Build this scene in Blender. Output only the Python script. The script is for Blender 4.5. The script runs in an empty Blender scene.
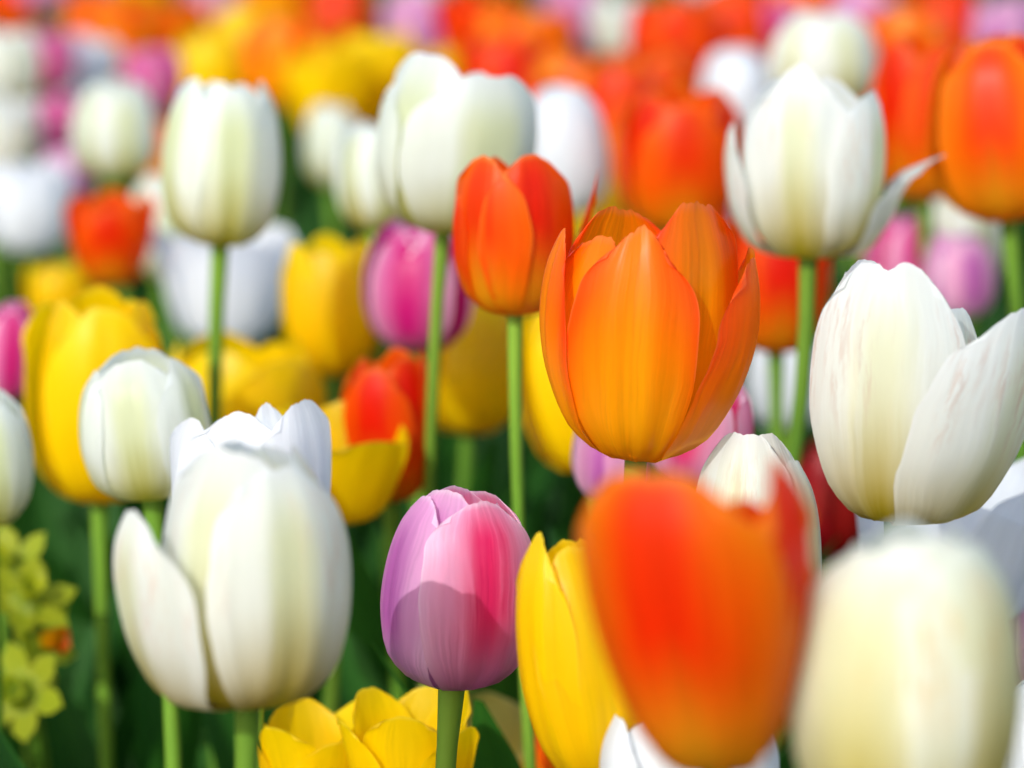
import bpy, bmesh, math, random
import numpy as np
from mathutils import Vector, Matrix, Quaternion

C = bpy.context.scene
COL = C.collection
rnd = random.Random(7)

# ------------------------------------------------------------------ camera
PITCH = 0.19
LENS, SENSOR = 135.0, 36.0
F = LENS / SENSOR * 1024
CAM = Vector((0, 0, 0.60))
cd = bpy.data.cameras.new('camera'); cam = bpy.data.objects.new('camera', cd); COL.objects.link(cam)
cam.location = CAM; cam.rotation_euler = (math.pi / 2 - PITCH, 0, 0)
cd.lens = LENS; cd.sensor_width = SENSOR; cd.clip_start = 0.02; cd.clip_end = 400
cd.dof.use_dof = True; cd.dof.focus_distance = 1.06; cd.dof.aperture_fstop = 7.5
cd.dof.aperture_blades = 0
C.camera = cam
RIGHT = Vector((1, 0, 0)); UP = Vector((0, math.sin(PITCH), math.cos(PITCH))); FWD = Vector((0, math.cos(PITCH), -math.sin(PITCH)))

# ------------------------------------------------------------------ light
SUN_EL, SUN_AZ = math.radians(31.5), math.radians(-153)    # azimuth measured from +Y: low left, a little on the camera's side
w = bpy.data.worlds.new('World'); C.world = w; w.use_nodes = True
nt = w.node_tree; bg = nt.nodes['Background']
sky = nt.nodes.new('ShaderNodeTexSky'); sky.sky_type = 'NISHITA'; sky.sun_disc = False
sky.sun_elevation = SUN_EL; sky.sun_rotation = SUN_AZ; sky.air_density = 1.0; sky.dust_density = 2.0
nt.links.new(sky.outputs[0], bg.inputs[0]); bg.inputs[1].default_value = 0.15
sd = bpy.data.lights.new('sun', 'SUN'); sun = bpy.data.objects.new('sun', sd); COL.objects.link(sun)
sd.energy = 2.0; sd.angle = math.radians(0.5); sd.color = (1, 0.985, 0.955)
sv = Vector((math.sin(SUN_AZ) * math.cos(SUN_EL), math.cos(SUN_AZ) * math.cos(SUN_EL), math.sin(SUN_EL)))
sun.rotation_euler = sv.to_track_quat('Z', 'Y').to_euler()
sun.location = (0, 3, 4)

C.view_settings.view_transform = 'Standard'; C.view_settings.look = 'None'
C.view_settings.exposure = 0.78; C.view_settings.gamma = 1.0; C.view_settings.use_curve_mapping = False
C.render.engine = 'CYCLES'
C.cycles.use_denoising = True; C.cycles.max_bounces = 10; C.cycles.transmission_bounces = 8
C.cycles.diffuse_bounces = 6; C.cycles.sample_clamp_indirect = 6

# ------------------------------------------------------------------ materials
def node(t, kind, **kw):
    n = t.nodes.new(kind)
    for k, v in kw.items(): setattr(n, k, v)
    return n

def mixc(t, fac, a, b, blend='MIX'):
    n = node(t, 'ShaderNodeMix', data_type='RGBA', blend_type=blend)
    for sock, val in ((n.inputs[0], fac), (n.inputs[6], a), (n.inputs[7], b)):
        if hasattr(val, 'is_output'): t.links.new(val, sock)
        elif isinstance(val, (int, float)): sock.default_value = val
        else: sock.default_value = (*val, 1)
    return n.outputs[2]

def math_(t, op, a, b=None, c=None, clamp=False):
    n = node(t, 'ShaderNodeMath', operation=op, use_clamp=clamp)
    for i, v in enumerate((a, b, c)):
        if v is None: continue
        if hasattr(v, 'is_output'): t.links.new(v, n.inputs[i])
        else: n.inputs[i].default_value = v
    return n.outputs[0]

def ss(t, x, lo, hi):
    n = node(t, 'ShaderNodeMapRange', interpolation_type='SMOOTHSTEP')
    t.links.new(x, n.inputs[0]); n.inputs[1].default_value = lo; n.inputs[2].default_value = hi
    return n.outputs[0]

def petal_mat(name, main, base, edge, flame=None, base_h=0.32, flame_w=0.5, edge_amt=0.5, speck=None, speck_amt=0.0,
              trans=0.58, streak=0.16, flame_lo=0.15, flame_hi=0.95, tip=None):
    m = bpy.data.materials.new(name); m.use_nodes = True; t = m.node_tree; t.nodes.clear()
    uv = node(t, 'ShaderNodeUVMap'); sep = node(t, 'ShaderNodeSeparateXYZ'); t.links.new(uv.outputs[0], sep.inputs[0])
    u, v01 = sep.outputs[1], sep.outputs[0]
    av = math_(t, 'ABSOLUTE', math_(t, 'MULTIPLY_ADD', v01, 2.0, -1.0))
    oi = node(t, 'ShaderNodeObjectInfo')
    # veins running lengthwise
    comb = node(t, 'ShaderNodeCombineXYZ')
    pre = node(t, 'ShaderNodeTexNoise'); t.links.new(uv.outputs[0], pre.inputs[0]); pre.inputs['Scale'].default_value = 3.2; pre.inputs['Detail'].default_value = 3
    t.links.new(math_(t, 'ADD', v01, math_(t, 'MULTIPLY', math_(t, 'SUBTRACT', pre.outputs[0], 0.5), 0.10)), comb.inputs[0]); t.links.new(u, comb.inputs[1])
    t.links.new(math_(t, 'MULTIPLY', oi.outputs['Random'], 31.0), comb.inputs[2])
    mp = node(t, 'ShaderNodeMapping'); t.links.new(comb.outputs[0], mp.inputs[0]); mp.inputs[3].default_value = (34, 1.3, 1)
    nz = node(t, 'ShaderNodeTexNoise'); t.links.new(mp.outputs[0], nz.inputs[0]); nz.inputs['Scale'].default_value = 1; nz.inputs['Detail'].default_value = 4
    mp2 = node(t, 'ShaderNodeMapping'); t.links.new(comb.outputs[0], mp2.inputs[0]); mp2.inputs[3].default_value = (5, 0.9, 1)
    nz2 = node(t, 'ShaderNodeTexNoise'); t.links.new(mp2.outputs[0], nz2.inputs[0]); nz2.inputs['Scale'].default_value = 1; nz2.inputs['Detail'].default_value = 3
    msk = node(t, 'ShaderNodeTexNoise'); t.links.new(comb.outputs[0], msk.inputs[0]); msk.inputs['Scale'].default_value = 4.0; msk.inputs['Detail'].default_value = 2
    band = nz2.outputs[0]
    vein = math_(t, 'MULTIPLY_ADD', math_(t, 'SUBTRACT', nz.outputs[0], 0.5), math_(t, 'MULTIPLY', ss(t, msk.outputs[0], 0.3, 0.65), 1.1), 0.5)
    wob = math_(t, 'MULTIPLY_ADD', math_(t, 'SUBTRACT', band, 0.5), 0.55, math_(t, 'MULTIPLY', math_(t, 'SUBTRACT', vein, 0.5), 0.30))
    col = mixc(t, 0.0, main, main)
    # edge colour
    e = math_(t, 'MULTIPLY', ss(t, math_(t, 'ADD', math_(t, 'ADD', av, math_(t, 'MULTIPLY', wob, 0.7)), math_(t, 'MULTIPLY', math_(t, 'POWER', u, 6.0), 0.35)), 0.55, 1.1), edge_amt)
    col = mixc(t, e, col, edge)
    if tip is not None:
        col = mixc(t, math_(t, 'MULTIPLY', ss(t, math_(t, 'ADD', u, math_(t, 'MULTIPLY', wob, 0.4)), 0.6, 1.05), 0.85), col, tip)
    if flame is not None:
        fw = math_(t, 'MULTIPLY', ss(t, u, flame_lo - 0.12, flame_lo + 0.25), math_(t, 'SUBTRACT', 1.0, ss(t, u, flame_hi - 0.28, flame_hi + 0.05)))
        prof = math_(t, 'SUBTRACT', 1.0, ss(t, math_(t, 'ADD', av, math_(t, 'MULTIPLY', wob, 0.9)), flame_w * 0.12, flame_w))
        col = mixc(t, math_(t, 'MULTIPLY', fw, prof), col, flame)
    # base blotch reaching up along the midrib
    bu = math_(t, 'ADD', math_(t, 'SUBTRACT', u, math_(t, 'MULTIPLY', math_(t, 'SUBTRACT', 1.0, av), base_h * 0.45)), math_(t, 'MULTIPLY', wob, 0.22))
    b = math_(t, 'SUBTRACT', 1.0, ss(t, bu, -0.08, base_h))
    col = mixc(t, b, col, base)
    if speck is not None:
        mp3 = node(t, 'ShaderNodeMapping'); t.links.new(comb.outputs[0], mp3.inputs[0]); mp3.inputs[3].default_value = (26, 5.0, 3)
        nz3 = node(t, 'ShaderNodeTexNoise'); t.links.new(mp3.outputs[0], nz3.inputs[0]); nz3.inputs['Scale'].default_value = 1; nz3.inputs['Detail'].default_value = 6; nz3.inputs['Roughness'].default_value = 0.7
        reg = math_(t, 'MULTIPLY', math_(t, 'MULTIPLY', ss(t, u, 0.35, 0.6), math_(t, 'SUBTRACT', 1.0, ss(t, u, 0.8, 0.97))), ss(t, band, 0.42, 0.62))
        col = mixc(t, math_(t, 'MULTIPLY', math_(t, 'MULTIPLY', ss(t, nz3.outputs[0], 0.44, 0.62), reg), speck_amt), col, speck)
    # thin pale petal rim, its edge glow painted into the colour
    rim = math_(t, 'MULTIPLY', ss(t, math_(t, 'MAXIMUM', math_(t, 'MULTIPLY', av, ss(t, u, 0.1, 0.5)), u), 0.955, 1.0), 0.55)
    col = mixc(t, rim, col, tuple(0.55 * c_ + 0.40 for c_ in edge) if main[2] > 0.3 else tuple(min(0.95, 0.85 * c_ + k_) for c_, k_ in zip(edge, (0.14, 0.16, 0.05))))
    # vein and individual tone
    k = math_(t, 'ADD', math_(t, 'ADD', math_(t, 'MULTIPLY', math_(t, 'SUBTRACT', vein, 0.5), streak * 2.2), math_(t, 'MULTIPLY', math_(t, 'SUBTRACT', band, 0.5), 0.22)), math_(t, 'MULTIPLY_ADD', oi.outputs['Random'], 0.10, 0.95))
    hsv = node(t, 'ShaderNodeHueSaturation'); t.links.new(col, hsv.inputs['Color']); t.links.new(k, hsv.inputs['Value'])
    t.links.new(math_(t, 'MULTIPLY_ADD', oi.outputs['Random'], 0.012, 0.494), hsv.inputs['Hue'])
    col = hsv.outputs[0]
    pb = node(t, 'ShaderNodeBsdfPrincipled'); t.links.new(col, pb.inputs['Base Color']); pb.inputs['Roughness'].default_value = 0.36
    pb.inputs['Specular IOR Level'].default_value = 0.30
    bp = node(t, 'ShaderNodeBump'); bp.inputs['Strength'].default_value = 0.38; bp.inputs['Distance'].default_value = 0.0014
    t.links.new(math_(t, 'MULTIPLY_ADD', band, 1.6, math_(t, 'MULTIPLY', vein, 0.6)), bp.inputs['Height']); t.links.new(bp.outputs[0], pb.inputs['Normal'])
    tr = node(t, 'ShaderNodeBsdfTranslucent'); t.links.new(col, tr.inputs[0])
    mx = node(t, 'ShaderNodeMixShader'); mx.inputs[0].default_value = trans
    t.links.new(pb.outputs[0], mx.inputs[1]); t.links.new(tr.outputs[0], mx.inputs[2])
    out = node(t, 'ShaderNodeOutputMaterial'); t.links.new(mx.outputs[0], out.inputs[0])
    return m

OLIVE = (0.50, 0.38, 0.02)
MAT = {
 'cream':   petal_mat('cream_petal', (0.83, 0.86, 0.81), OLIVE, (0.85, 0.88, 0.89), flame=(0.78, 0.81, 0.54), flame_w=0.42, base_h=0.44, speck=(0.72, 0.36, 0.24), speck_amt=0.30, streak=0.07),
 'speckled':petal_mat('speckled_cream_petal', (0.83, 0.86, 0.81), OLIVE, (0.85, 0.88, 0.89), flame=(0.81, 0.82, 0.58), flame_w=0.5, base_h=0.44, speck=(0.60, 0.36, 0.26), speck_amt=0.5, streak=0.07),
 'pale':    petal_mat('pale_green_petal', (0.81, 0.85, 0.80), (0.50, 0.46, 0.05), (0.84, 0.88, 0.89), flame=(0.72, 0.77, 0.48), flame_w=0.5, base_h=0.40, streak=0.07),
 'white':   petal_mat('white_petal', (0.83, 0.86, 0.88), (0.62, 0.66, 0.42), (0.85, 0.88, 0.90), base_h=0.22, streak=0.08),
 'orange':  petal_mat('orange_petal', (0.93, 0.185, 0.001), (0.93, 0.52, 0.004), (0.92, 0.10, 0.002), flame=(0.92, 0.25, 0.002), flame_w=0.55, base_h=0.70, edge_amt=1.0, streak=0.28, flame_lo=0.2, flame_hi=1.2),
 'redorange':petal_mat('red_orange_petal', (0.88, 0.10, 0.001), (0.80, 0.40, 0.008), (0.90, 0.16, 0.002), flame=(0.80, 0.030, 0.001), flame_w=0.55, base_h=0.45, edge_amt=0.7, streak=0.20, flame_lo=0.2, flame_hi=1.1),
 'pink':    petal_mat('pink_petal', (0.87, 0.42, 0.60), (0.50, 0.22, 0.40), (0.90, 0.68, 0.80), flame=(0.82, 0.03, 0.16), flame_w=0.58, base_h=0.36, edge_amt=0.8, streak=0.18, flame_lo=0.12, flame_hi=1.05),  # purple base, deepened to paint shadow into the lower petal
 'mauve':   petal_mat('mauve_petal', (0.80, 0.42, 0.62), (0.66, 0.60, 0.62), (0.90, 0.66, 0.80), flame=(0.52, 0.14, 0.46), flame_w=0.5, base_h=0.25, edge_amt=0.8, streak=0.18),
 'lilac':   petal_mat('lilac_petal', (0.78, 0.42, 0.68), (0.42, 0.30, 0.46), (0.89, 0.68, 0.83), flame=(0.50, 0.15, 0.46), flame_w=0.52, base_h=0.28, edge_amt=0.85, streak=0.2),
 'magenta': petal_mat('magenta_petal', (0.78, 0.22, 0.50), (0.50, 0.26, 0.34), (0.90, 0.70, 0.82), flame=(0.64, 0.012, 0.22), flame_w=0.62, base_h=0.20, edge_amt=0.85, streak=0.18, flame_lo=0.05, flame_hi=1.1),
 'yellow':  petal_mat('yellow_petal', (0.92, 0.66, 0.001), (0.76, 0.53, 0.005), (0.94, 0.70, 0.002), base_h=0.3, streak=0.15),
 'lemon':   petal_mat('pale_yellow_petal', (0.84, 0.74, 0.20), (0.62, 0.58, 0.10), (0.88, 0.82, 0.36), base_h=0.3, streak=0.08),
 'ivory':   petal_mat('ivory_petal', (0.81, 0.85, 0.76), (0.60, 0.50, 0.10), (0.84, 0.87, 0.82), flame=(0.77, 0.77, 0.52), flame_w=0.8, base_h=0.5, streak=0.10, speck=(0.75, 0.45, 0.12), speck_amt=0.5),
 'flamed':  petal_mat('flamed_orange_petal', (0.90, 0.20, 0.002), (0.80, 0.46, 0.012), (0.92, 0.27, 0.006), flame=(0.84, 0.038, 0.001), flame_w=0.72, base_h=0.40, edge_amt=0.9, streak=0.22, flame_lo=0.06, flame_hi=1.15),
 'daffodil':petal_mat('daffodil_petal', (0.40, 0.46, 0.02), (0.26, 0.36, 0.02), (0.48, 0.50, 0.03), streak=0.08),
 'red':     petal_mat('dark_red_petal', (0.42, 0.010, 0.012), (0.20, 0.02, 0.01), (0.50, 0.014, 0.02), base_h=0.2, streak=0.14),
}

def simple_mat(name, c1, c2, scale=(3, 3, 3), rough=0.5, trans=0.0, spec=0.3, uvs=False):
    m = bpy.data.materials.new(name); m.use_nodes = True; t = m.node_tree; t.nodes.clear()
    if uvs:
        src = node(t, 'ShaderNodeUVMap').outputs[0]
    else:
        src = node(t, 'ShaderNodeTexCoord').outputs['Object']
    mp = node(t, 'ShaderNodeMapping'); t.links.new(src, mp.inputs[0]); mp.inputs[3].default_value = scale
    nz = node(t, 'ShaderNodeTexNoise'); t.links.new(mp.outputs[0], nz.inputs[0]); nz.inputs['Scale'].default_value = 1; nz.inputs['Detail'].default_value = 5
    col = mixc(t, ss(t, nz.outputs[0], 0.3, 0.7), c1, c2)
    oi = node(t, 'ShaderNodeObjectInfo')
    hsv = node(t, 'ShaderNodeHueSaturation'); t.links.new(col, hsv.inputs['Color'])
    t.links.new(math_(t, 'MULTIPLY_ADD', oi.outputs['Random'], 0.3, 0.85), hsv.inputs['Value'])
    pb = node(t, 'ShaderNodeBsdfPrincipled'); t.links.new(hsv.outputs[0], pb.inputs['Base Color'])
    pb.inputs['Roughness'].default_value = rough; pb.inputs['Specular IOR Level'].default_value = spec
    bp = node(t, 'ShaderNodeBump'); bp.inputs['Strength'].default_value = 0.3; bp.inputs['Distance'].default_value = 0.002
    t.links.new(nz.outputs[0], bp.inputs['Height']); t.links.new(bp.outputs[0], pb.inputs['Normal'])
    out = node(t, 'ShaderNodeOutputMaterial'); sh = pb.outputs[0]
    if trans:
        tr = node(t, 'ShaderNodeBsdfTranslucent'); t.links.new(hsv.outputs[0], tr.inputs[0])
        mx = node(t, 'ShaderNodeMixShader'); mx.inputs[0].default_value = trans
        t.links.new(sh, mx.inputs[1]); t.links.new(tr.outputs[0], mx.inputs[2]); sh = mx.outputs[0]
    t.links.new(sh, out.inputs[0])
    return m

STEM = simple_mat('stem_green', (0.085, 0.21, 0.018), (0.18, 0.32, 0.03), (60, 60, 8), 0.45, 0.15)
LEAF = simple_mat('leaf_green', (0.014, 0.085, 0.008), (0.036, 0.15, 0.014), (26, 1.2, 1), 0.5, 0.35, 0.3, uvs=True)
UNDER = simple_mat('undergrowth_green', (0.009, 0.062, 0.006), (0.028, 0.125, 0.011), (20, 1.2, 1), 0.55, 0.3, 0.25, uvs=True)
SOIL = simple_mat('dark_soil', (0.020, 0.014, 0.009), (0.055, 0.038, 0.024), (45, 45, 45), 0.95, 0, 0.1)
STAMEN = simple_mat('stamen_yellow', (0.55, 0.40, 0.05), (0.4, 0.32, 0.06), (80, 80, 80), 0.7)

# ------------------------------------------------------------------ helpers
def hermite(xs, ys, x):
    xs, ys = np.asarray(xs, float), np.asarray(ys, float)
    m = np.gradient(ys, xs)
    i = np.clip(np.searchsorted(xs, x) - 1, 0, len(xs) - 2)
    h = xs[i + 1] - xs[i]; s = (x - xs[i]) / h
    return ((2 * s**3 - 3 * s**2 + 1) * ys[i] + (s**3 - 2 * s**2 + s) * h * m[i] + (-2 * s**3 + 3 * s**2) * ys[i + 1] + (s**3 - s**2) * h * m[i + 1])

def grid_mesh(name, P, mat):
    """P: array (rows, cols, 3) -> smooth mesh with uv (col, row)"""
    nu, nv, _ = P.shape
    me = bpy.data.meshes.new(name)
    verts = P.reshape(-1, 3).tolist()
    faces = [(i * nv + j, i * nv + j + 1, (i + 1) * nv + j + 1, (i + 1) * nv + j) for i in range(nu - 1) for j in range(nv - 1)]
    me.from_pydata(verts, [], faces)
    uvl = me.uv_layers.new(name='UVMap')
    uvv = UVU = None
    us = GRID_U.get(nu, np.linspace(0, 1, nu))
    for p in me.polygons:
        p.use_smooth = True
        for li in p.loop_indices:
            vi = me.loops[li].vertex_index
            uvl.data[li].uv = ((vi % nv) / (nv - 1), float(us[vi // nv]))
    me.materials.append(mat)
    return me
GRID_U = {}

def link(name, me, parent=None):
    o = bpy.data.objects.new(name, me); COL.objects.link(o)
    if parent is not None: o.parent = parent
    return o

def at(px, py, D):
    return CAM + D * (FWD + RIGHT * ((px - 512) / F) + UP * ((384 - py) / F))

PROF = {   # z/H and r/R of the petal midline against its length
 'cup':  ([0, .07, .18, .38, .58, .8, 1], [0, .015, .10, .33, .57, .81, 1], [.10, .40, .72, .96, 1.0, .93, .76]),
 'egg':  ([0, .07, .18, .38, .58, .8, 1], [0, .015, .11, .35, .60, .84, 1], [.10, .46, .80, 1.0, .98, .82, .54]),
 'bud':  ([0, .07, .18, .38, .58, .8, 1], [0, .02, .12, .35, .60, .84, 1], [.10, .40, .74, .98, .97, .77, .42]),
 'vee':  ([0, .07, .18, .38, .58, .8, 1], [0, .02, .12, .34, .57, .80, 1], [.10, .32, .58, .82, .95, 1.0, .97]),
 'cone': ([0, .07, .18, .38, .58, .8, 1], [0, .02, .11, .33, .57, .81, 1], [.10, .30, .58, .84, .99, 1.0, .86]),
 'full': ([0, .07, .18, .38, .58, .8, 1], [0, .02, .11, .33, .57, .81, 1], [.10, .34, .63, .90, 1.0, .95, .80]),
 'open': ([0, .07, .18, .38, .58, .8, 1], [0, .02, .12, .35, .60, .84, 1], [.10, .42, .72, .92, 1.02, 1.10, 1.16]),
}

def petal_mesh(H, R, prof, mat, a=0, o=0, h=1, w=1, r=1, c=0, p=.25, tw=0, cup=1.0, wave=1.0, sd=0, res=1, side=0, flat=.35, notch=0, lift=.05):
    rg = np.random.RandomState(sd)
    nu, nv = (30, 21) if res > 1 else (20, 13)
    t = np.linspace(0, 1, nu); u = 1 - (1 - t) ** 1.75
    GRID_U[nu] = u
    v = np.linspace(-1, 1, nv)
    ph = rg.rand(12) * 6.28
    U, V = np.meshgrid(u, v, indexing='ij'); AV = np.abs(V)
    # rounded (or pointed) top edge: lines of the grid end earlier away from the midrib
    top = 1 - (1 - p) * .11 * AV ** (2.2 + 1.6 * flat) - p * .30 * AV ** 1.2
    top = top - notch * np.exp(-(V / .16) ** 2) + .006 * wave * np.sin(V * 5 + ph[8]) + .003 * wave * np.sin(V * 13 + ph[9]) + .0025 * wave * np.sin(V * 29 + ph[10])
    S = U * (1 + (top - 1) * U ** 1.5)
    xs = PROF[prof][0]
    Z = hermite(xs, PROF[prof][1], S) * H * h
    rr = hermite(xs, PROF[prof][2], S) * R * r
    cc = np.clip((S - .5) / .5, 0, 1) ** 2
    rr = rr + c * R * cc; Z = Z - abs(c) * .2 * R * cc
    low = hermite([0, .08, .2, .38, .56, .8, 1], [.16, .38, .66, .92, 1, 1, 1], u)
    x = np.clip((u - .44) / .56, 0, 1)
    out = low * np.sqrt(1 - (.76 + .18 * p) * x ** (3.2 - .9 * p))
    W = 0.95 * R * w * out
    jl = 1 + .02 * np.sin(u * 9 + ph[0]) + .012 * np.sin(u * 21 + ph[1]) + .005 * np.sin(u * 46 + ph[11])
    jr = 1 + .02 * np.sin(u * 8 + ph[2]) + .012 * np.sin(u * 19 + ph[3])
    Wv = W[:, None] * np.where(V < 0, jl[:, None], jr[:, None])
    Rc = np.maximum(rr / cup, .60 * R * r)
    th = V * Wv / Rc
    lat = Rc * np.sin(th)
    rad = rr - Rc * (1 - np.cos(th))
    # midrib groove, ribs, edge waves, gentle buckling
    env = np.clip(np.sin(np.clip(u, 0, 1) * math.pi), 0, 1)[:, None] ** .6
    rad = rad - .022 * R * np.exp(-(V / .10) ** 2) * env * wave
    rad = rad + .016 * R * np.exp(-((AV - .30) / .14) ** 2) * env * wave - .012 * R * np.exp(-((AV - .62) / .12) ** 2) * env * wave
    rad = rad + wave * R * .016 * (V ** 2) * U * np.sin(U * 9 + 2.2 * np.sign(V) + ph[4])
    rad = rad + wave * R * .018 * np.sin(V * 2.6 + ph[5]) * np.sin(U * 5 + ph[6]) * U
    rad = rad + wave * R * .03 * (AV ** 3) * (U ** 3) * np.sin(ph[7] + V)
    rad = rad + lift * R * AV ** 4 * np.clip(U / .4, 0, 1)
    lat = lat + side * R * U ** 2
    # opening: turn the whole petal outward about its foot
    ca, sa = math.cos(math.radians(o)), math.sin(math.radians(o))
    k = np.clip(U / .22, 0, 1); k = k * k * (3 - 2 * k)
    r0 = .12 * R
    dr, dz = rad - r0, Z
    rad2 = r0 + dr * ca + dz * sa; Z2 = -dr * sa + dz * ca
    rad = rad * (1 - k) + rad2 * k; Z = Z * (1 - k) + Z2 * k
    if tw:
        A = math.radians(tw) * U
        lat, rad = lat * np.cos(A) + (rad - rr) * np.sin(A), rr + (rad - rr) * np.cos(A) - lat * np.sin(A) * .6
    A = math.radians(a)
    X = rad * math.sin(A) + lat * math.cos(A)
    Y = -rad * math.cos(A) + lat * math.sin(A)
    return grid_mesh('petal', np.stack([X, Y, Z], -1), mat)

def ring(rot=0, seed=0, opn=0, jit=6, inner=.85):
    g = random.Random(seed)
    ps = []
    for k in range(3):
        ps.append(dict(a=rot + 120 * k + g.uniform(-jit, jit), o=opn + g.uniform(-2, 4.5), h=g.uniform(.88, 1.0), w=g.uniform(.95, 1.08), p=g.uniform(.0, .18), flat=g.uniform(.2, .9)))
    for k in range(3):
        ps.append(dict(a=rot + 60 + 120 * k + g.uniform(-jit, jit), o=opn * .8 + g.uniform(-2, 2), h=g.uniform(.94, 1.0), w=g.uniform(.95, 1.08), r=inner, p=g.uniform(.0, .18), flat=g.uniform(.2, .9)))
    return ps

def tube_mesh(name, pts, rads, mat, n=10):
    P = []
    for i, (q, r) in enumerate(zip(pts, rads)):
        d = (pts[min(i + 1, len(pts) - 1)] - pts[max(i - 1, 0)]).normalized()
        s = d.cross(Vector((0, 1, 0.01))).normalized(); b = d.cross(s)
        P.append([tuple(q + r * (math.cos(2 * math.pi * k / n) * s + math.sin(2 * math.pi * k / n) * b)) for k in range(n + 1)])
    return grid_mesh(name, np.array(P), mat)

def bez(a, b, c, d, n):
    return [a * (1 - t) ** 3 + b * 3 * t * (1 - t) ** 2 + c * 3 * t * t * (1 - t) + d * t ** 3 for t in [i / (n - 1) for i in range(n)]]

def leaf_grid(L, W, yaw, lean, bend, g, nu=14, nv=7, z0=0.0):
    t = np.linspace(0, 1, nu); v = np.linspace(-1, 1, nv)
    out = np.sin(np.clip(t * .93 + .07, 0, 1) ** .75 * math.pi) ** .8
    ang = lean + bend * t ** 1.6
    dx = np.cumsum(np.sin(ang)) * L / nu; dz = np.cumsum(np.cos(ang)) * L / nu
    U, V = np.meshgrid(t, v, indexing='ij')
    lat = V * (W * out + .002)[:, None]
    fold = (V ** 2) * (W * out)[:, None] * .75 * (1 - .5 * U)
    wav = .06 * W * np.sin(U * 11 + g.random() * 6) * V
    rad = dx[:, None] - fold * np.cos(ang)[:, None] + wav
    Z = dz[:, None] + fold * np.sin(ang)[:, None] + z0
    tw = g.uniform(-.5, .5) * U
    lat2 = lat * np.cos(tw); rad = rad + lat * np.sin(tw)
    X = rad * math.sin(yaw) + lat2 * math.cos(yaw); Y = -rad * math.cos(yaw) + lat2 * math.sin(yaw)
    return np.stack([X, Y, Z], -1)

GROUPS = {'ivory': 'white tulips in the bed', 'cream': 'white tulips in the bed', 'speckled': 'white tulips in the bed', 'pale': 'white tulips in the bed', 'white': 'white tulips in the bed',
          'orange': 'orange tulips in the bed', 'redorange': 'orange tulips in the bed', 'flamed': 'orange tulips in the bed', 'pink': 'pink tulips in the bed', 'mauve': 'pink tulips in the bed',
          'magenta': 'pink tulips in the bed', 'yellow': 'yellow tulips in the bed', 'lemon': 'yellow tulips in the bed', 'red': 'dark red tulips in the bed'}
SEED = [100]

def tulip(col, prof, bx, by, tx, ty, wid, D, label, rot=None, petals=None, opn=0, tilt=0.0, sl=None, res=1, mats=None, stem_r=.0023, leaves=2, wave=1.0):
    """flower whose foot shows at (bx,by), tip at (tx,ty), width wid in photo pixels, D metres away"""
    SEED[0] += 17; sd = SEED[0]; g = random.Random(sd)
    foot = at(bx, by, D)
    sc = D / F
    H = math.hypot(tx - bx, ty - by) * sc * 1.01
    R = wid * .5 * sc
    lean = math.atan2(tx - bx, by - ty)
    axis = (Vector((math.sin(lean), 0, math.cos(lean))) + Vector((0, -tilt, 0))).normalized()
    q = Vector((0, 0, 1)).rotation_difference(axis)
    # stem
    slope = sl if sl is not None else -math.sin(lean) * .35 + g.uniform(-.06, .06)
    ground = Vector((foot.x + slope * foot.z, foot.y + g.uniform(-.03, .03), 0))
    e = bpy.data.objects.new('tulip', None); COL.objects.link(e); e.location = ground; e.empty_display_size = .02
    e['label'] = label; e['category'] = 'tulip'; e['group'] = GROUPS[col]
    rel = foot - ground
    L = rel.length
    pts = bez(rel + axis * H * .02, rel - axis * L * .33, Vector((rel.x * .25, rel.y * .25, L * .35)), Vector((0, 0, 0)), 18)
    wob = [g.uniform(-1, 1), g.uniform(-1, 1)]
    pts = [q_ + Vector((math.sin(i / 17 * 5 + wob[0] * 3) * .0025 * wob[1], 0, 0)) * math.sin(i / 17 * math.pi) for i, q_ in enumerate(pts)]
    rads = [stem_r * (1 + .45 * math.exp(-i * 1.1)) * (1 + .35 * i / 17 + .05 * math.sin(i * 1.7 + wob[0] * 6)) for i in range(18)]
    link('stem', tube_mesh('stem', pts, rads, STEM), e)
    # petals
    rot = g.uniform(0, 120) if rot is None else rot
    ps = petals or ring(rot, sd, opn)
    for i, pp in enumerate(ps):
        pp = dict(pp); mk = pp.pop('m', None)
        pp.setdefault('wave', wave)
        pf = pp.pop('prof', prof)
        me = petal_mesh(H, R * (1 + .006 * i), pf, MAT[mk or col], sd=sd + i, res=res, **pp)
        o = link('petal', me, e); o.location = rel; o.rotation_mode = 'QUATERNION'; o.rotation_quaternion = q
    # leaves
    y0 = g.uniform(0, 6.28)
    for i in range(leaves):
        P = leaf_grid(min(g.uniform(.20, .28) if D < 1.15 or D > 1.6 else g.uniform(.27, .34), foot.z * (.74 if D < 1.15 else .92)), g.uniform(.016, .026), y0 + i * 2.6 + g.uniform(-.4, .4), .08, g.uniform(.15, .5), g, z0=.004)
        link('leaf', grid_mesh('leaf', P, LEAF), e)
    return e

# ------------------------------------------------------------------ the setting
me = bpy.data.meshes.new('ground'); bm = bmesh.new()
bmesh.ops.create_grid(bm, x_segments=60, y_segments=60, size=1.0)
for v_ in bm.verts:
    v_.co.x = v_.co.x ** 3 * 100; v_.co.y = v_.co.y ** 3 * 100 + 2
bm.to_mesh(me); bm.free(); me.materials.append(SOIL)
gd = link('ground', me); gd['kind'] = 'structure'

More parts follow.
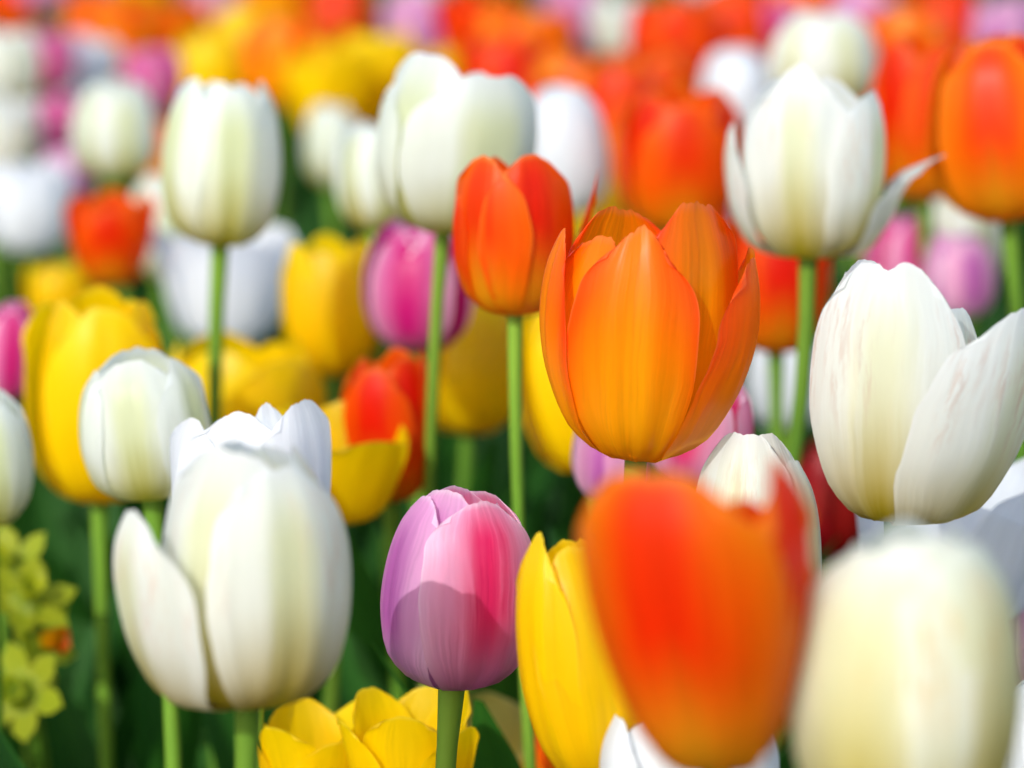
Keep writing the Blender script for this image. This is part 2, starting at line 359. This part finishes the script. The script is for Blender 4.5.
# dense low tulip foliage between the plants
def stuff_leaves(name, n, xr, yr, hr, mat):
    g = random.Random(3)
    V, Fc, UVs = [], [], []
    for _ in range(n):
        y = yr[0] + (yr[1] - yr[0]) * g.random() ** .8
        x = g.uniform(-1, 1) * (xr + .12 * y)
        P = leaf_grid(g.uniform(*hr) + min(max(y - 1.25, 0) * .25, .06), g.uniform(.010, .024), g.uniform(0, 6.28), .05, g.uniform(.1, .7), g, nu=9, nv=5)
        b = len(V)
        for i in range(9):
            for j in range(5):
                V.append((P[i, j, 0] + x, P[i, j, 1] + y, P[i, j, 2])); UVs.append((j / 4, i / 8))
        for i in range(8):
            for j in range(4):
                Fc.append((b + i * 5 + j, b + i * 5 + j + 1, b + (i + 1) * 5 + j + 1, b + (i + 1) * 5 + j))
    m = bpy.data.meshes.new(name); m.from_pydata(V, [], Fc)
    l = m.uv_layers.new(name='UVMap')
    for p in m.polygons:
        p.use_smooth = True
        for li in p.loop_indices: l.data[li].uv = UVs[m.loops[li].vertex_index]
    m.materials.append(mat)
    o = link(name, m); o['kind'] = 'stuff'; o['label'] = 'dense dark green tulip leaves filling the bed below the flowers'; o['category'] = 'foliage'
    return o
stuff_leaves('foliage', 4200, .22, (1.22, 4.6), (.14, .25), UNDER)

# ------------------------------------------------------------------ the sharp flowers
P = dict
# the orange tulip in focus
tulip('orange', 'full', 636, 457, 651, 197, 190, 1.07, 'sharp orange tulip with yellow base above the blurred front orange tulip', res=2, leaves=2, tilt=.05, wave=1.7, petals=[
    P(a=-10, o=0, h=.95, w=.78, p=.2, c=-.03, r=1.05, flat=.1), P(a=84, o=7, h=.86, w=1.1, p=0, c=.0, r=.99, flat=.7), P(a=-148, o=0, h=.92, w=1.1, p=.05, r=.86),
    P(a=38, o=-2, h=1.03, w=.98, r=.95, p=.06, flat=.3), P(a=-82, o=1, h=.88, w=.66, r=1.02, p=.3, c=.03), P(a=-52, o=-3, h=.86, w=.9, r=.93, p=.05)])
# the pink tulip in focus
tulip('pink', 'egg', 452, 684, 463, 484, 150, 1.06, 'sharp pink tulip with deep pink flame between white and yellow tulips', res=2, stem_r=.0026, tilt=.0, sl=-.04, petals=[
    P(a=26, o=0, h=.97, w=1.08, p=.06, r=1.05, flat=.3), P(a=-64, o=-1, h=.96, w=1.0, p=.1, m='lilac'), P(a=140, o=-2, h=.95, w=1.05, p=.1),
    P(a=-35, o=-3, h=1.0, w=1.08, r=.85, p=.12, m='lilac'), P(a=85, o=-1, h=.93, w=.9, r=.88, p=.1), P(a=195, o=-2, h=.96, w=1, r=.92, p=.1)])
# the white tulip at the right
tulip('speckled', 'cup', 895, 517, 896, 252, 178, 1.05, 'large cream tulip with brown speckled right petal leaning outward', res=2, tilt=.03, sl=0.0, petals=[
    P(a=50, o=18, h=1.0, w=1.45, p=.05, r=1.07, cup=.85, flat=.4), P(a=-90, o=-2, h=.92, w=1.0, p=0, r=.95), P(a=178, o=2, h=.9, w=1.0, p=.1),
    P(a=-18, o=-2, h=1.0, w=1.12, r=1.0, p=0, flat=1.0, notch=.025), P(a=215, o=-1, h=.94, w=1.05, r=.88, p=.1), P(a=112, o=2, h=.78, w=1.05, r=.88, p=.05)])
# the white tulip at the left
tulip('cream', 'egg', 248, 700, 256, 436, 190, .95, 'large cream white tulip with left petal spread open beside pink tulip', res=2, tilt=.03, sl=-.05, wave=1.5, petals=[
    P(a=30, o=1, h=.95, w=1.02, p=.05, r=1.05, flat=.3, lift=.03), P(a=-62, o=18, h=.87, w=1.05, p=.05, r=.98, c=.06), P(a=150, o=-2, h=.94, w=1.05, p=.1),
    P(a=-26, o=-1, h=1.0, w=1.10, r=.93, p=.05, flat=.5), P(a=88, o=-1, h=.98, w=1, r=.88, p=.1), P(a=210, o=-1, h=.96, w=1, r=.88, p=.1)])
# front blurred pair
tulip('flamed', 'cone', 716, 770, 690, 428, 222, .80, 'big blurred orange red tulip in front of all others', res=2, tilt=.03, petals=[
    P(a=-24, o=3, h=.99, w=1.36, p=.05, flat=.7), P(a=60, o=-2, h=.95, w=1.0, p=.6), P(a=150, o=0, h=.74, w=1.0, p=.2),
    P(a=12, o=-3, h=.80, w=1.0, r=.87, p=.2), P(a=110, o=-2, h=.84, w=1, r=.95, p=.5), P(a=-120, o=2, h=.86, w=1, r=.95, p=.1)])
tulip('ivory', 'egg', 902, 822, 904, 528, 220, .805, 'big blurred cream tulip in front of the bottom right corner', res=2, tilt=.02, petals=[
    P(a=-30, o=0, h=.98, w=1.2, p=0, flat=.6, r=1.02), P(a=52, o=1, h=1.0, w=1.15, p=0), P(a=180), P(a=12, o=-2, h=1.02, w=1.1, r=.9, p=0), P(a=120, r=.88), P(a=-110, r=.9, h=.95)])
# yellow beside the pink one
tulip('yellow', 'bud', 600, 784, 560, 520, 124, 1.012, 'narrow yellow tulip half hidden by the big front orange tulip', res=2, petals=[
    P(a=-52, o=0, h=1.0, w=.98, p=.45), P(a=20, o=-1, h=.93, w=1.15, p=.1, r=1.03), P(a=180, h=.92),
    P(a=-100, o=-1, h=.93, r=.93), P(a=80, o=0, h=.93, r=.95), P(a=140, h=.92, r=.92)])
tulip('cream', 'egg', 752, 668, 752, 424, 126, 1.085, 'cream tulip rising behind the big front orange tulip', res=2, petals=[
    P(a=-22, o=0, h=1.0, w=1.1, p=0, flat=.5), P(a=62, o=2, h=.88, w=1.1, p=0), P(a=180, h=.9), P(a=25, o=-2, h=.98, w=1.0, r=.86, p=0), P(a=-88, o=-1, h=.92, r=.88), P(a=130, r=.86, h=.9)])
# second row
tulip('redorange', 'cup', 515, 313, 514, 146, 118, 1.19, 'orange red tulip with one pointed petal standing out at right', res=2, stem_r=.0018, tilt=.05, sl=.03, petals=[
    P(a=-40, o=0, h=.98, w=1.08, p=.1, flat=.7), P(a=22, o=-1, h=.99, w=1.08, p=.1, flat=.6), P(a=80, o=9, h=.97, w=.6, p=.8, r=.98, c=.25),
    P(a=-95, o=2, h=.84, w=.9, r=.97, p=.2), P(a=150, r=.92, h=.85), P(a=210, r=.92, h=.9)])
tulip('cream', 'cup', 808, 256, 806, 60, 138, 1.27, 'tall cream tulip with thin petal spread out to the right', res=2, tilt=.03, sl=-.16, petals=[
    P(a=-14, o=-2, h=1.0, w=1.02, p=.3, r=1.02, flat=.5), P(a=78, o=16, h=.74, w=.82, p=.55, c=.72), P(a=-88, o=9, h=.74, w=.8, p=.05),
    P(a=62, o=5, h=.88, w=1.05, r=.95, p=.05), P(a=150, h=.88, r=.9), P(a=215, h=.88, r=.9)])
tulip('pale', 'cup', 443, 230, 462, 54, 156, 1.28, 'tall wide cream tulip behind the pointed orange red one', stem_r=.0019, sl=0.02, res=2, tilt=.03, petals=[
    P(a=-42, o=-2, h=1.0, w=1.15, p=.05, r=.9, flat=.6), P(a=30, o=2, h=.95, w=1.35, p=0, r=1.03, flat=.8), P(a=160, h=.86), P(a=-100, h=.9, r=.93), P(a=100, h=.8, r=.95), P(a=220, h=.9, r=.92)])
tulip('pale', 'egg', 220, 244, 231, 78, 116, 1.36, 'tall pale tulip on bare stem in the upper left', sl=-.01, res=2, wave=1.3, petals=[
    P(a=14, o=0, h=.96, w=1.1, p=0, r=1.03, flat=.8), P(a=-62, o=2, h=1.0, w=1.0, p=0, lift=.09), P(a=95, o=1, h=.98, w=1.0, p=0, r=.95), P(a=-24, o=-2, h=.98, w=.9, r=.9, p=.1), P(a=160, h=.95, r=.9), P(a=215, h=.95, r=.9)])
tulip('magenta', 'bud', 420, 351, 420, 220, 106, 1.40, 'deep pink tulip crossed by a green stem in front', rot=-10, res=2)
tulip('pale', 'egg', 152, 497, 137, 347, 120, 1.18, 'pale cream tulip in front of the big yellow one at left', res=2, petals=[
    P(a=-4, o=-1, h=.95, w=1.1, p=.05, r=1.02), P(a=-78, o=3, h=.9, w=.9, p=.1), P(a=62, o=4, h=.95, w=.9, p=.4), P(a=150, h=.95, r=.92), P(a=210, h=.96, r=.92), P(a=180, h=.97, r=.85)])
tulip('white', 'cup', 252, 560, 250, 382, 158, 1.13, 'pure white open tulip behind the large cream white one', res=2, tilt=.1, petals=[
    P(a=-4, o=0, h=.96, w=1.0, p=.12, flat=.2), P(a=-50, o=3, h=.92, w=1.0, p=.25, r=.93), P(a=52, o=4, h=1.02, w=.95, p=.1, flat=.2, r=.95), P(a=26, o=-1, h=.98, w=.6, r=.88, p=.2), P(a=150, r=.85, h=.7), P(a=210, r=.85, h=.7)])
tulip('pale', 'egg', -12, 526, -18, 388, 92, 1.22, 'pale tulip cut by the left edge below a pink one', rot=30)
tulip('yellow', 'cup', 100, 500, 102, 286, 140, 1.33, 'big yellow tulip with blunt top behind the pale cream one', rot=10, res=2, opn=-1)
tulip('yellow', 'cup', 245, 470, 245, 335, 150, 1.45, 'wide yellow tulip behind the pure white open tulip', rot=40, opn=4)
tulip('yellow', 'open', 335, 520, 340, 385, 118, 1.28, 'yellow tulip with drooping rounded petal beside orange red one', rot=40, opn=6, petals=[
    P(a=28, o=10, h=.80, w=1.2, p=0, flat=.6), P(a=-50, o=2, h=.9), P(a=180, o=2, h=.8), P(a=-90, o=4, h=.9, r=.95), P(a=120, o=4, r=.95, h=.7), P(a=230, o=2, h=.8, r=.93)])
tulip('yellow', 'cup', 333, 375, 328, 236, 96, 1.5, 'yellow tulip left of the deep pink one', rot=0)
tulip('redorange', 'cup', 392, 500, 390, 348, 92, 1.31, 'orange red tulip below the deep pink one', rot=-20)
tulip('yellow', 'egg', 468, 432, 476, 292, 104, 1.48, 'yellow tulip right of the deep pink one', rot=30)
tulip('yellow', 'egg', 592, 470, 560, 296, 108, 1.30, 'yellow tulip half hidden behind the sharp orange one', rot=10)
tulip('magenta', 'bud', 8, 400, 14, 300, 58, 1.42, 'slim pink tulip at the left edge beside the big yellow one', rot=10)
tulip('pink', 'egg', 690, 485, 716, 370, 100, 1.2, 'pink tulip tucked behind the sharp orange one', rot=-25)
tulip('mauve', 'egg', 612, 500, 612, 405, 76, 1.22, 'lilac tulip peeping from under the sharp orange one', rot=-25)
tulip('white', 'open', 945, 620, 968, 432, 190, 1.19, 'pure white open tulip behind the large speckled cream one', rot=20, res=2, petals=[
    P(a=-72, o=2, h=.82, w=.9, p=.2), P(a=50, o=4, h=1.0, w=1.1, p=.2), P(a=180, h=.9), P(a=0, o=-2, h=.72, w=1.0, p=.15), P(a=110, o=3, r=.95), P(a=230, r=.93, h=.85)])
tulip('mauve', 'bud', 1030, 690, 1034, 555, 95, 1.2, 'pinkish tulip cut by the right edge beside front cream', rot=15)
tulip('white', 'egg', 1040, 800, 1036, 672, 90, 1.1, 'white tulip in the bottom right corner behind front cream', rot=15)
tulip('white', 'cup', 690, 850, 690, 690, 170, 1.0, 'white tulip at bottom edge under the big front orange', rot=38)
tulip('yellow', 'open', 318, 830, 312, 700, 96, 1.15, 'yellow open tulip at bottom edge below large cream white one', rot=20, opn=5)
tulip('yellow', 'open', 412, 835, 412, 690, 110, 1.13, 'yellow open tulip at bottom edge behind the pink one', rot=50, opn=4)
tulip('lemon', 'open', 505, 790, 500, 655, 110, 1.3, 'pale yellow tulip low behind the narrow yellow one', rot=50, opn=8)
tulip('orange', 'cup', 565, 812, 560, 715, 80, 1.25, 'small orange tulip low behind the narrow yellow one', rot=50)
tulip('red', 'egg', 826, 560, 826, 440, 74, 1.5, 'dark red tulip deep behind the cream tulips', rot=50)
tulip('red', 'egg', 338, 715, 338, 612, 54, 1.5, 'dark red tulip low behind the large cream white one', rot=50)
# third row and beyond, blurred
tulip('redorange', 'vee', 112, 286, 114, 194, 88, 1.68, 'small orange red tulip left of the tall pale one', rot=0)
tulip('white', 'open', 226, 345, 228, 224, 112, 1.7, 'blurred white open tulip behind the tall pale stem', rot=20, opn=4)
tulip('pale', 'bud', 160, 278, 160, 172, 66, 1.78, 'blurred cream tulip between orange red and tall pale tulips', rot=20)
tulip('yellow', 'cup', 62, 330, 58, 262, 62, 1.8, 'small blurred yellow tulip below the small orange red one', rot=20)
tulip('white', 'cup', 28, 252, 26, 160, 86, 1.95, 'blurred white tulip at left edge beside the small orange red', rot=20)
tulip('pale', 'egg', 117, 178, 116, 76, 82, 1.8, 'blurred pale tulip above the small orange red one', rot=20)
tulip('redorange', 'cup', 676, 232, 678, 88, 118, 1.6, 'blurred orange red tulip behind the sharp orange one', rot=10)
tulip('redorange', 'cup', 776, 352, 776, 214, 96, 1.42, 'orange red tulip behind the tall cream stem', rot=0)
tulip('redorange', 'vee', 706, 290, 706, 200, 50, 1.6, 'narrow orange tulip beside the sharp orange one', rot=0)
tulip('flamed', 'egg', 1009, 219, 990, 32, 140, 1.38, 'tall orange tulip on stem at the right edge', rot=-20, res=2, sl=.02)
tulip('redorange', 'cup', 925, 200, 918, 34, 100, 1.6, 'blurred orange tulip between tall cream and right edge orange', rot=20)
tulip('magenta', 'egg', 905, 310, 900, 212, 78, 1.65, 'blurred pink tulip above the speckled cream one', rot=20)
tulip('mauve', 'egg', 958, 318, 955, 232, 74, 1.6, 'blurred lilac pink tulip between cream and right stem', rot=20)
tulip('cream', 'egg', 968, 285, 962, 170, 80, 1.75, 'blurred cream tulip below the right edge orange one', rot=20)
tulip('white', 'egg', 786, 428, 786, 325, 72, 1.6, 'blurred white tulip low behind the tall cream stem', rot=20)
tulip('pale', 'egg', 376, 228, 372, 118, 72, 1.5, 'blurred pale tulip left of the tall wide cream one', rot=20)
tulip('white', 'egg', 568, 215, 560, 84, 84, 1.62, 'blurred white tulip right of the tall wide cream one', rot=20)
tulip('yellow', 'egg', 592, 245, 592, 178, 76, 1.7, 'blurred yellow tulip between two orange ones mid picture', rot=20)
tulip('pale', 'egg', 333, 186, 332, 103, 56, 1.95, 'small blurred pale tulip between the two tall pale ones', rot=20)
tulip('white', 'egg', 735, 130, 733, 45, 66, 1.95, 'blurred white tulip left of the tall cream one', rot=20)
tulip('cream', 'egg', 820, 110, 820, 8, 106, 1.75, 'blurred cream tulip at the top behind the tall cream one', rot=20)
tulip('white', 'egg', 712, 260, 745, 160, 60, 1.7, 'blurred white tulip left behind the tall cream petals', rot=20)

# the far rows: (colour, x, top, width, D, words)
far = [
 ('cream', 12, 30, 72, 2.2, 'far blurred cream tulip in the top left corner'),
 ('cream', 8, 92, 70, 2.05, 'far blurred cream tulip at left edge under the corner one'),
 ('magenta', 52, 28, 46, 2.3, 'far blurred pink tulip high beside the corner cream one'),
 ('magenta', 58, 92, 48, 2.1, 'far blurred purple pink tulip left of the pale one'),
 ('mauve', 72, 145, 46, 2.0, 'far blurred lilac tulip just above the small orange red'),
 ('white', 88, 34, 64, 2.35, 'far blurred white tulip above the pale tulip'),
 ('magenta', 150, 48, 58, 2.1, 'far blurred pink tulip right of the pale tulip'),
 ('orange', 150, 118, 44, 2.0, 'far blurred orange tulip under the pink by pale tulip'),
 ('orange', 115, -14, 76, 2.5, 'far blurred orange tulip at the top left'),
 ('orange', 175, -6, 70, 2.6, 'far blurred orange tulip above the tall pale one'),
 ('yellow', 205, 32, 76, 2.25, 'far blurred yellow tulip right above the tall pale one'),
 ('yellow', 250, 4, 66, 2.5, 'far blurred yellow tulip between two far orange ones'),
 ('orange', 284, 16, 78, 2.2, 'far blurred orange tulip between two yellow ones'),
 ('yellow', 328, 40, 74, 2.15, 'far blurred yellow tulip right of the far orange'),
 ('yellow', 372, 26, 76, 2.2, 'far blurred yellow tulip left above tall wide cream one'),
 ('redorange', 345, -26, 70, 2.6, 'far blurred red orange tulip above the yellow pair'),
 ('mauve', 420, -14, 66, 2.5, 'far blurred lilac tulip above the tall wide cream one'),
 ('redorange', 478, -12, 80, 2.3, 'far blurred orange tulip above tall wide cream one'),
 ('orange', 530, 4, 82, 2.2, 'far blurred orange tulip right of the lilac one'),
 ('orange', 575, 46, 84, 2.0, 'far blurred orange tulip above the white beside cream'),
 ('redorange', 618, 62, 72, 1.9, 'far blurred orange tulip left of big blurred orange red'),
 ('cream', 614, -8, 60, 2.35, 'far blurred cream tulip between orange ones at top'),
 ('redorange', 680, -4, 84, 2.15, 'far blurred orange tulip above big blurred orange red'),
 ('redorange', 735, -18, 80, 2.4, 'far blurred orange tulip left of the top cream'),
 ('magenta', 770, -6, 60, 2.4, 'far blurred pink tulip touching the top cream left'),
 ('mauve', 866, -14, 64, 2.3, 'far blurred lilac pink tulip right of the top cream'),
 ('orange', 905, 6, 80, 2.1, 'far blurred orange tulip right of the top cream'),
 ('redorange', 945, -16, 74, 2.3, 'far blurred orange tulip above right edge orange one'),
 ('mauve', 1000, -6, 62, 2.2, 'far blurred pale pink tulip in the top right corner'),
 ('redorange', 890, 80, 66, 1.85, 'far blurred orange tulip touching the tall cream right'),
 ('redorange', 20, -40, 70, 2.8, 'far blurred orange tulip peeping over the top left cream'),
 ('mauve', 215, -40, 66, 2.9, 'far blurred pink tulip over the orange and yellow rows'),
 ('mauve', 570, -40, 66, 2.9, 'far blurred pink tulip over the orange rows'),
 ('redorange', 650, 140, 60, 1.85, 'far blurred orange tulip low left of blurred orange red'),
 ('yellow', 440, 40, 66, 2.3, 'far blurred yellow tulip hidden behind tall wide cream'),
 ('redorange', 545, 78, 76, 1.95, 'far blurred orange red tulip just above the pointed one'),
 ('orange', 600, 118, 70, 1.85, 'far blurred orange tulip low between the white and orange red'),
 ('redorange', 862, 30, 74, 2.0, 'far blurred orange red tulip behind the top cream right side'),
 ('flamed', 655, 44, 78, 2.05, 'far blurred flame orange tulip over the big blurred orange red'),
 ('redorange', 500, 30, 74, 2.15, 'far blurred orange red tulip behind the tall wide cream top'),
 ('orange', 800, -30, 76, 2.7, 'far blurred orange tulip peeping over the top cream'),
]
for i, (c, x, ty, wd, D, lab) in enumerate(far):
    tulip(c, ('cup', 'vee', 'full', 'egg')[i % 4], x + (i * 7 % 25) - 12, ty + wd * (1.15 + .06 * (i * 5 % 6)), x, ty, wd, D, lab, leaves=1, opn=(i * 11 % 5) * 2.5 - 2, wave=1.6)

# the mass of colour beyond
def far_mass():
    g = random.Random(11)
    cols = ['orange', 'redorange', 'yellow', 'pale', 'white', 'mauve', 'magenta', 'orange']
    V, Fc, MI, UVs = [], [], [], []
    n_ = 0
    for _ in range(240):
        y = g.uniform(2.75, 4.8); x = g.uniform(-.25, .25) * y
        base = Vector((x, y, g.uniform(.32, .40))); ci = g.randrange(len(cols))
        H, R = g.uniform(.05, .065), g.uniform(.021, .028); rot = g.uniform(0, 120)
        for k in range(6):
            m = petal_mesh(H, R * (1 if k % 2 else .93), 'cup', MAT['orange'], a=rot + 60 * k, sd=n_)
            n_ += 1
            b = len(V); us = m.uv_layers[0].data
            V.extend([tuple(v.co + base) for v in m.vertices])
            for p in m.polygons:
                Fc.append(tuple(b + i for i in p.vertices)); MI.append(ci); UVs.extend([tuple(us[l].uv) for l in p.loop_indices])
            bpy.data.meshes.remove(m)
        # stem blade
        b = len(V)
        V.extend([(x - .003, y, 0), (x + .003, y, 0), (x + .003, y, base.z + .002), (x - .003, y, base.z + .002), (x, y + .004, 0), (x, y + .004, base.z + .002)])
        for f in ((b, b + 1, b + 2, b + 3), (b + 1, b + 4, b + 5, b + 2), (b + 4, b, b + 3, b + 5)):
            Fc.append(f); MI.append(len(cols)); UVs.extend([(0, 0)] * 4)
    me = bpy.data.meshes.new('flower_mass'); me.from_pydata(V, [], Fc)
    l = me.uv_layers.new(name='UVMap'); k = 0
    for p, mi in zip(me.polygons, MI):
        p.use_smooth = True; p.material_index = mi
        for li in p.loop_indices: l.data[li].uv = UVs[k]; k += 1
    for c in cols: me.materials.append(MAT[c])
    me.materials.append(STEM)
    o = link('flower_mass', me); o['kind'] = 'stuff'; o['category'] = 'flowers'
    o['label'] = 'far mass of mixed tulips melting into colour along the top'
far_mass()

# small yellow and orange daffodils low at the left
def daffodil(px, py, D, size, face, label, tr='daffodil'):
    SEED[0] += 5; g = random.Random(SEED[0])
    p = at(px, py, D); ground = Vector((p.x + g.uniform(-.02, .02), p.y + .03, 0))
    e = bpy.data.objects.new('daffodil', None); COL.objects.link(e); e.location = ground
    e['label'] = label; e['category'] = 'daffodil'; e['group'] = 'daffodils low in the bed'
    rel = p - ground
    ax = Vector(face).normalized(); q = Vector((0, 0, 1)).rotation_difference(ax)
    for k in range(6):
        m = petal_mesh(size * .55, size * .30, 'open', MAT['daffodil'], a=60 * k, o=58, w=.62, p=.6, sd=SEED[0] + k, cup=.7)
        o = link('petal', m, e); o.location = rel; o.rotation_mode = 'QUATERNION'; o.rotation_quaternion = q
    pts = [(.10, 0), (.12, .08), (.13, .18), (.15, .25), (.18, .28)]
    G = np.array([[(r * size * math.cos(a) * (1 + .06 * math.sin(a * 6) * (z > .2)), r * size * math.sin(a) * (1 + .06 * math.sin(a * 6) * (z > .2)), z * size) for a in np.linspace(0, 2 * math.pi, 25)] for r, z in pts])
    o = link('trumpet', grid_mesh('trumpet', G, MAT[tr]), e); o.location = rel; o.rotation_mode = 'QUATERNION'; o.rotation_quaternion = q
    st = bez(rel - ax * size * .02, rel - ax * .03, Vector((0, 0, rel.z * .7)), Vector((0, 0, 0)), 14)
    link('stem', tube_mesh('stem', st, [.0022] * 14, STEM), e)
daffodil(28, 596, 1.3, .027, (.3, -.5, .8), 'small yellow green daffodil above the orange trumpet one')
daffodil(44, 640, 1.31, .027, (.9, -.5, .2), 'small daffodil with orange trumpet facing right below the upper one', 'orange')
daffodil(18, 692, 1.29, .027, (-.3, -.8, .4), 'lowest small pale yellow daffodil near the left edge')
daffodil(5, 566, 1.32, .027, (-.3, -.6, .7), 'small daffodil cut by the left edge above the others')
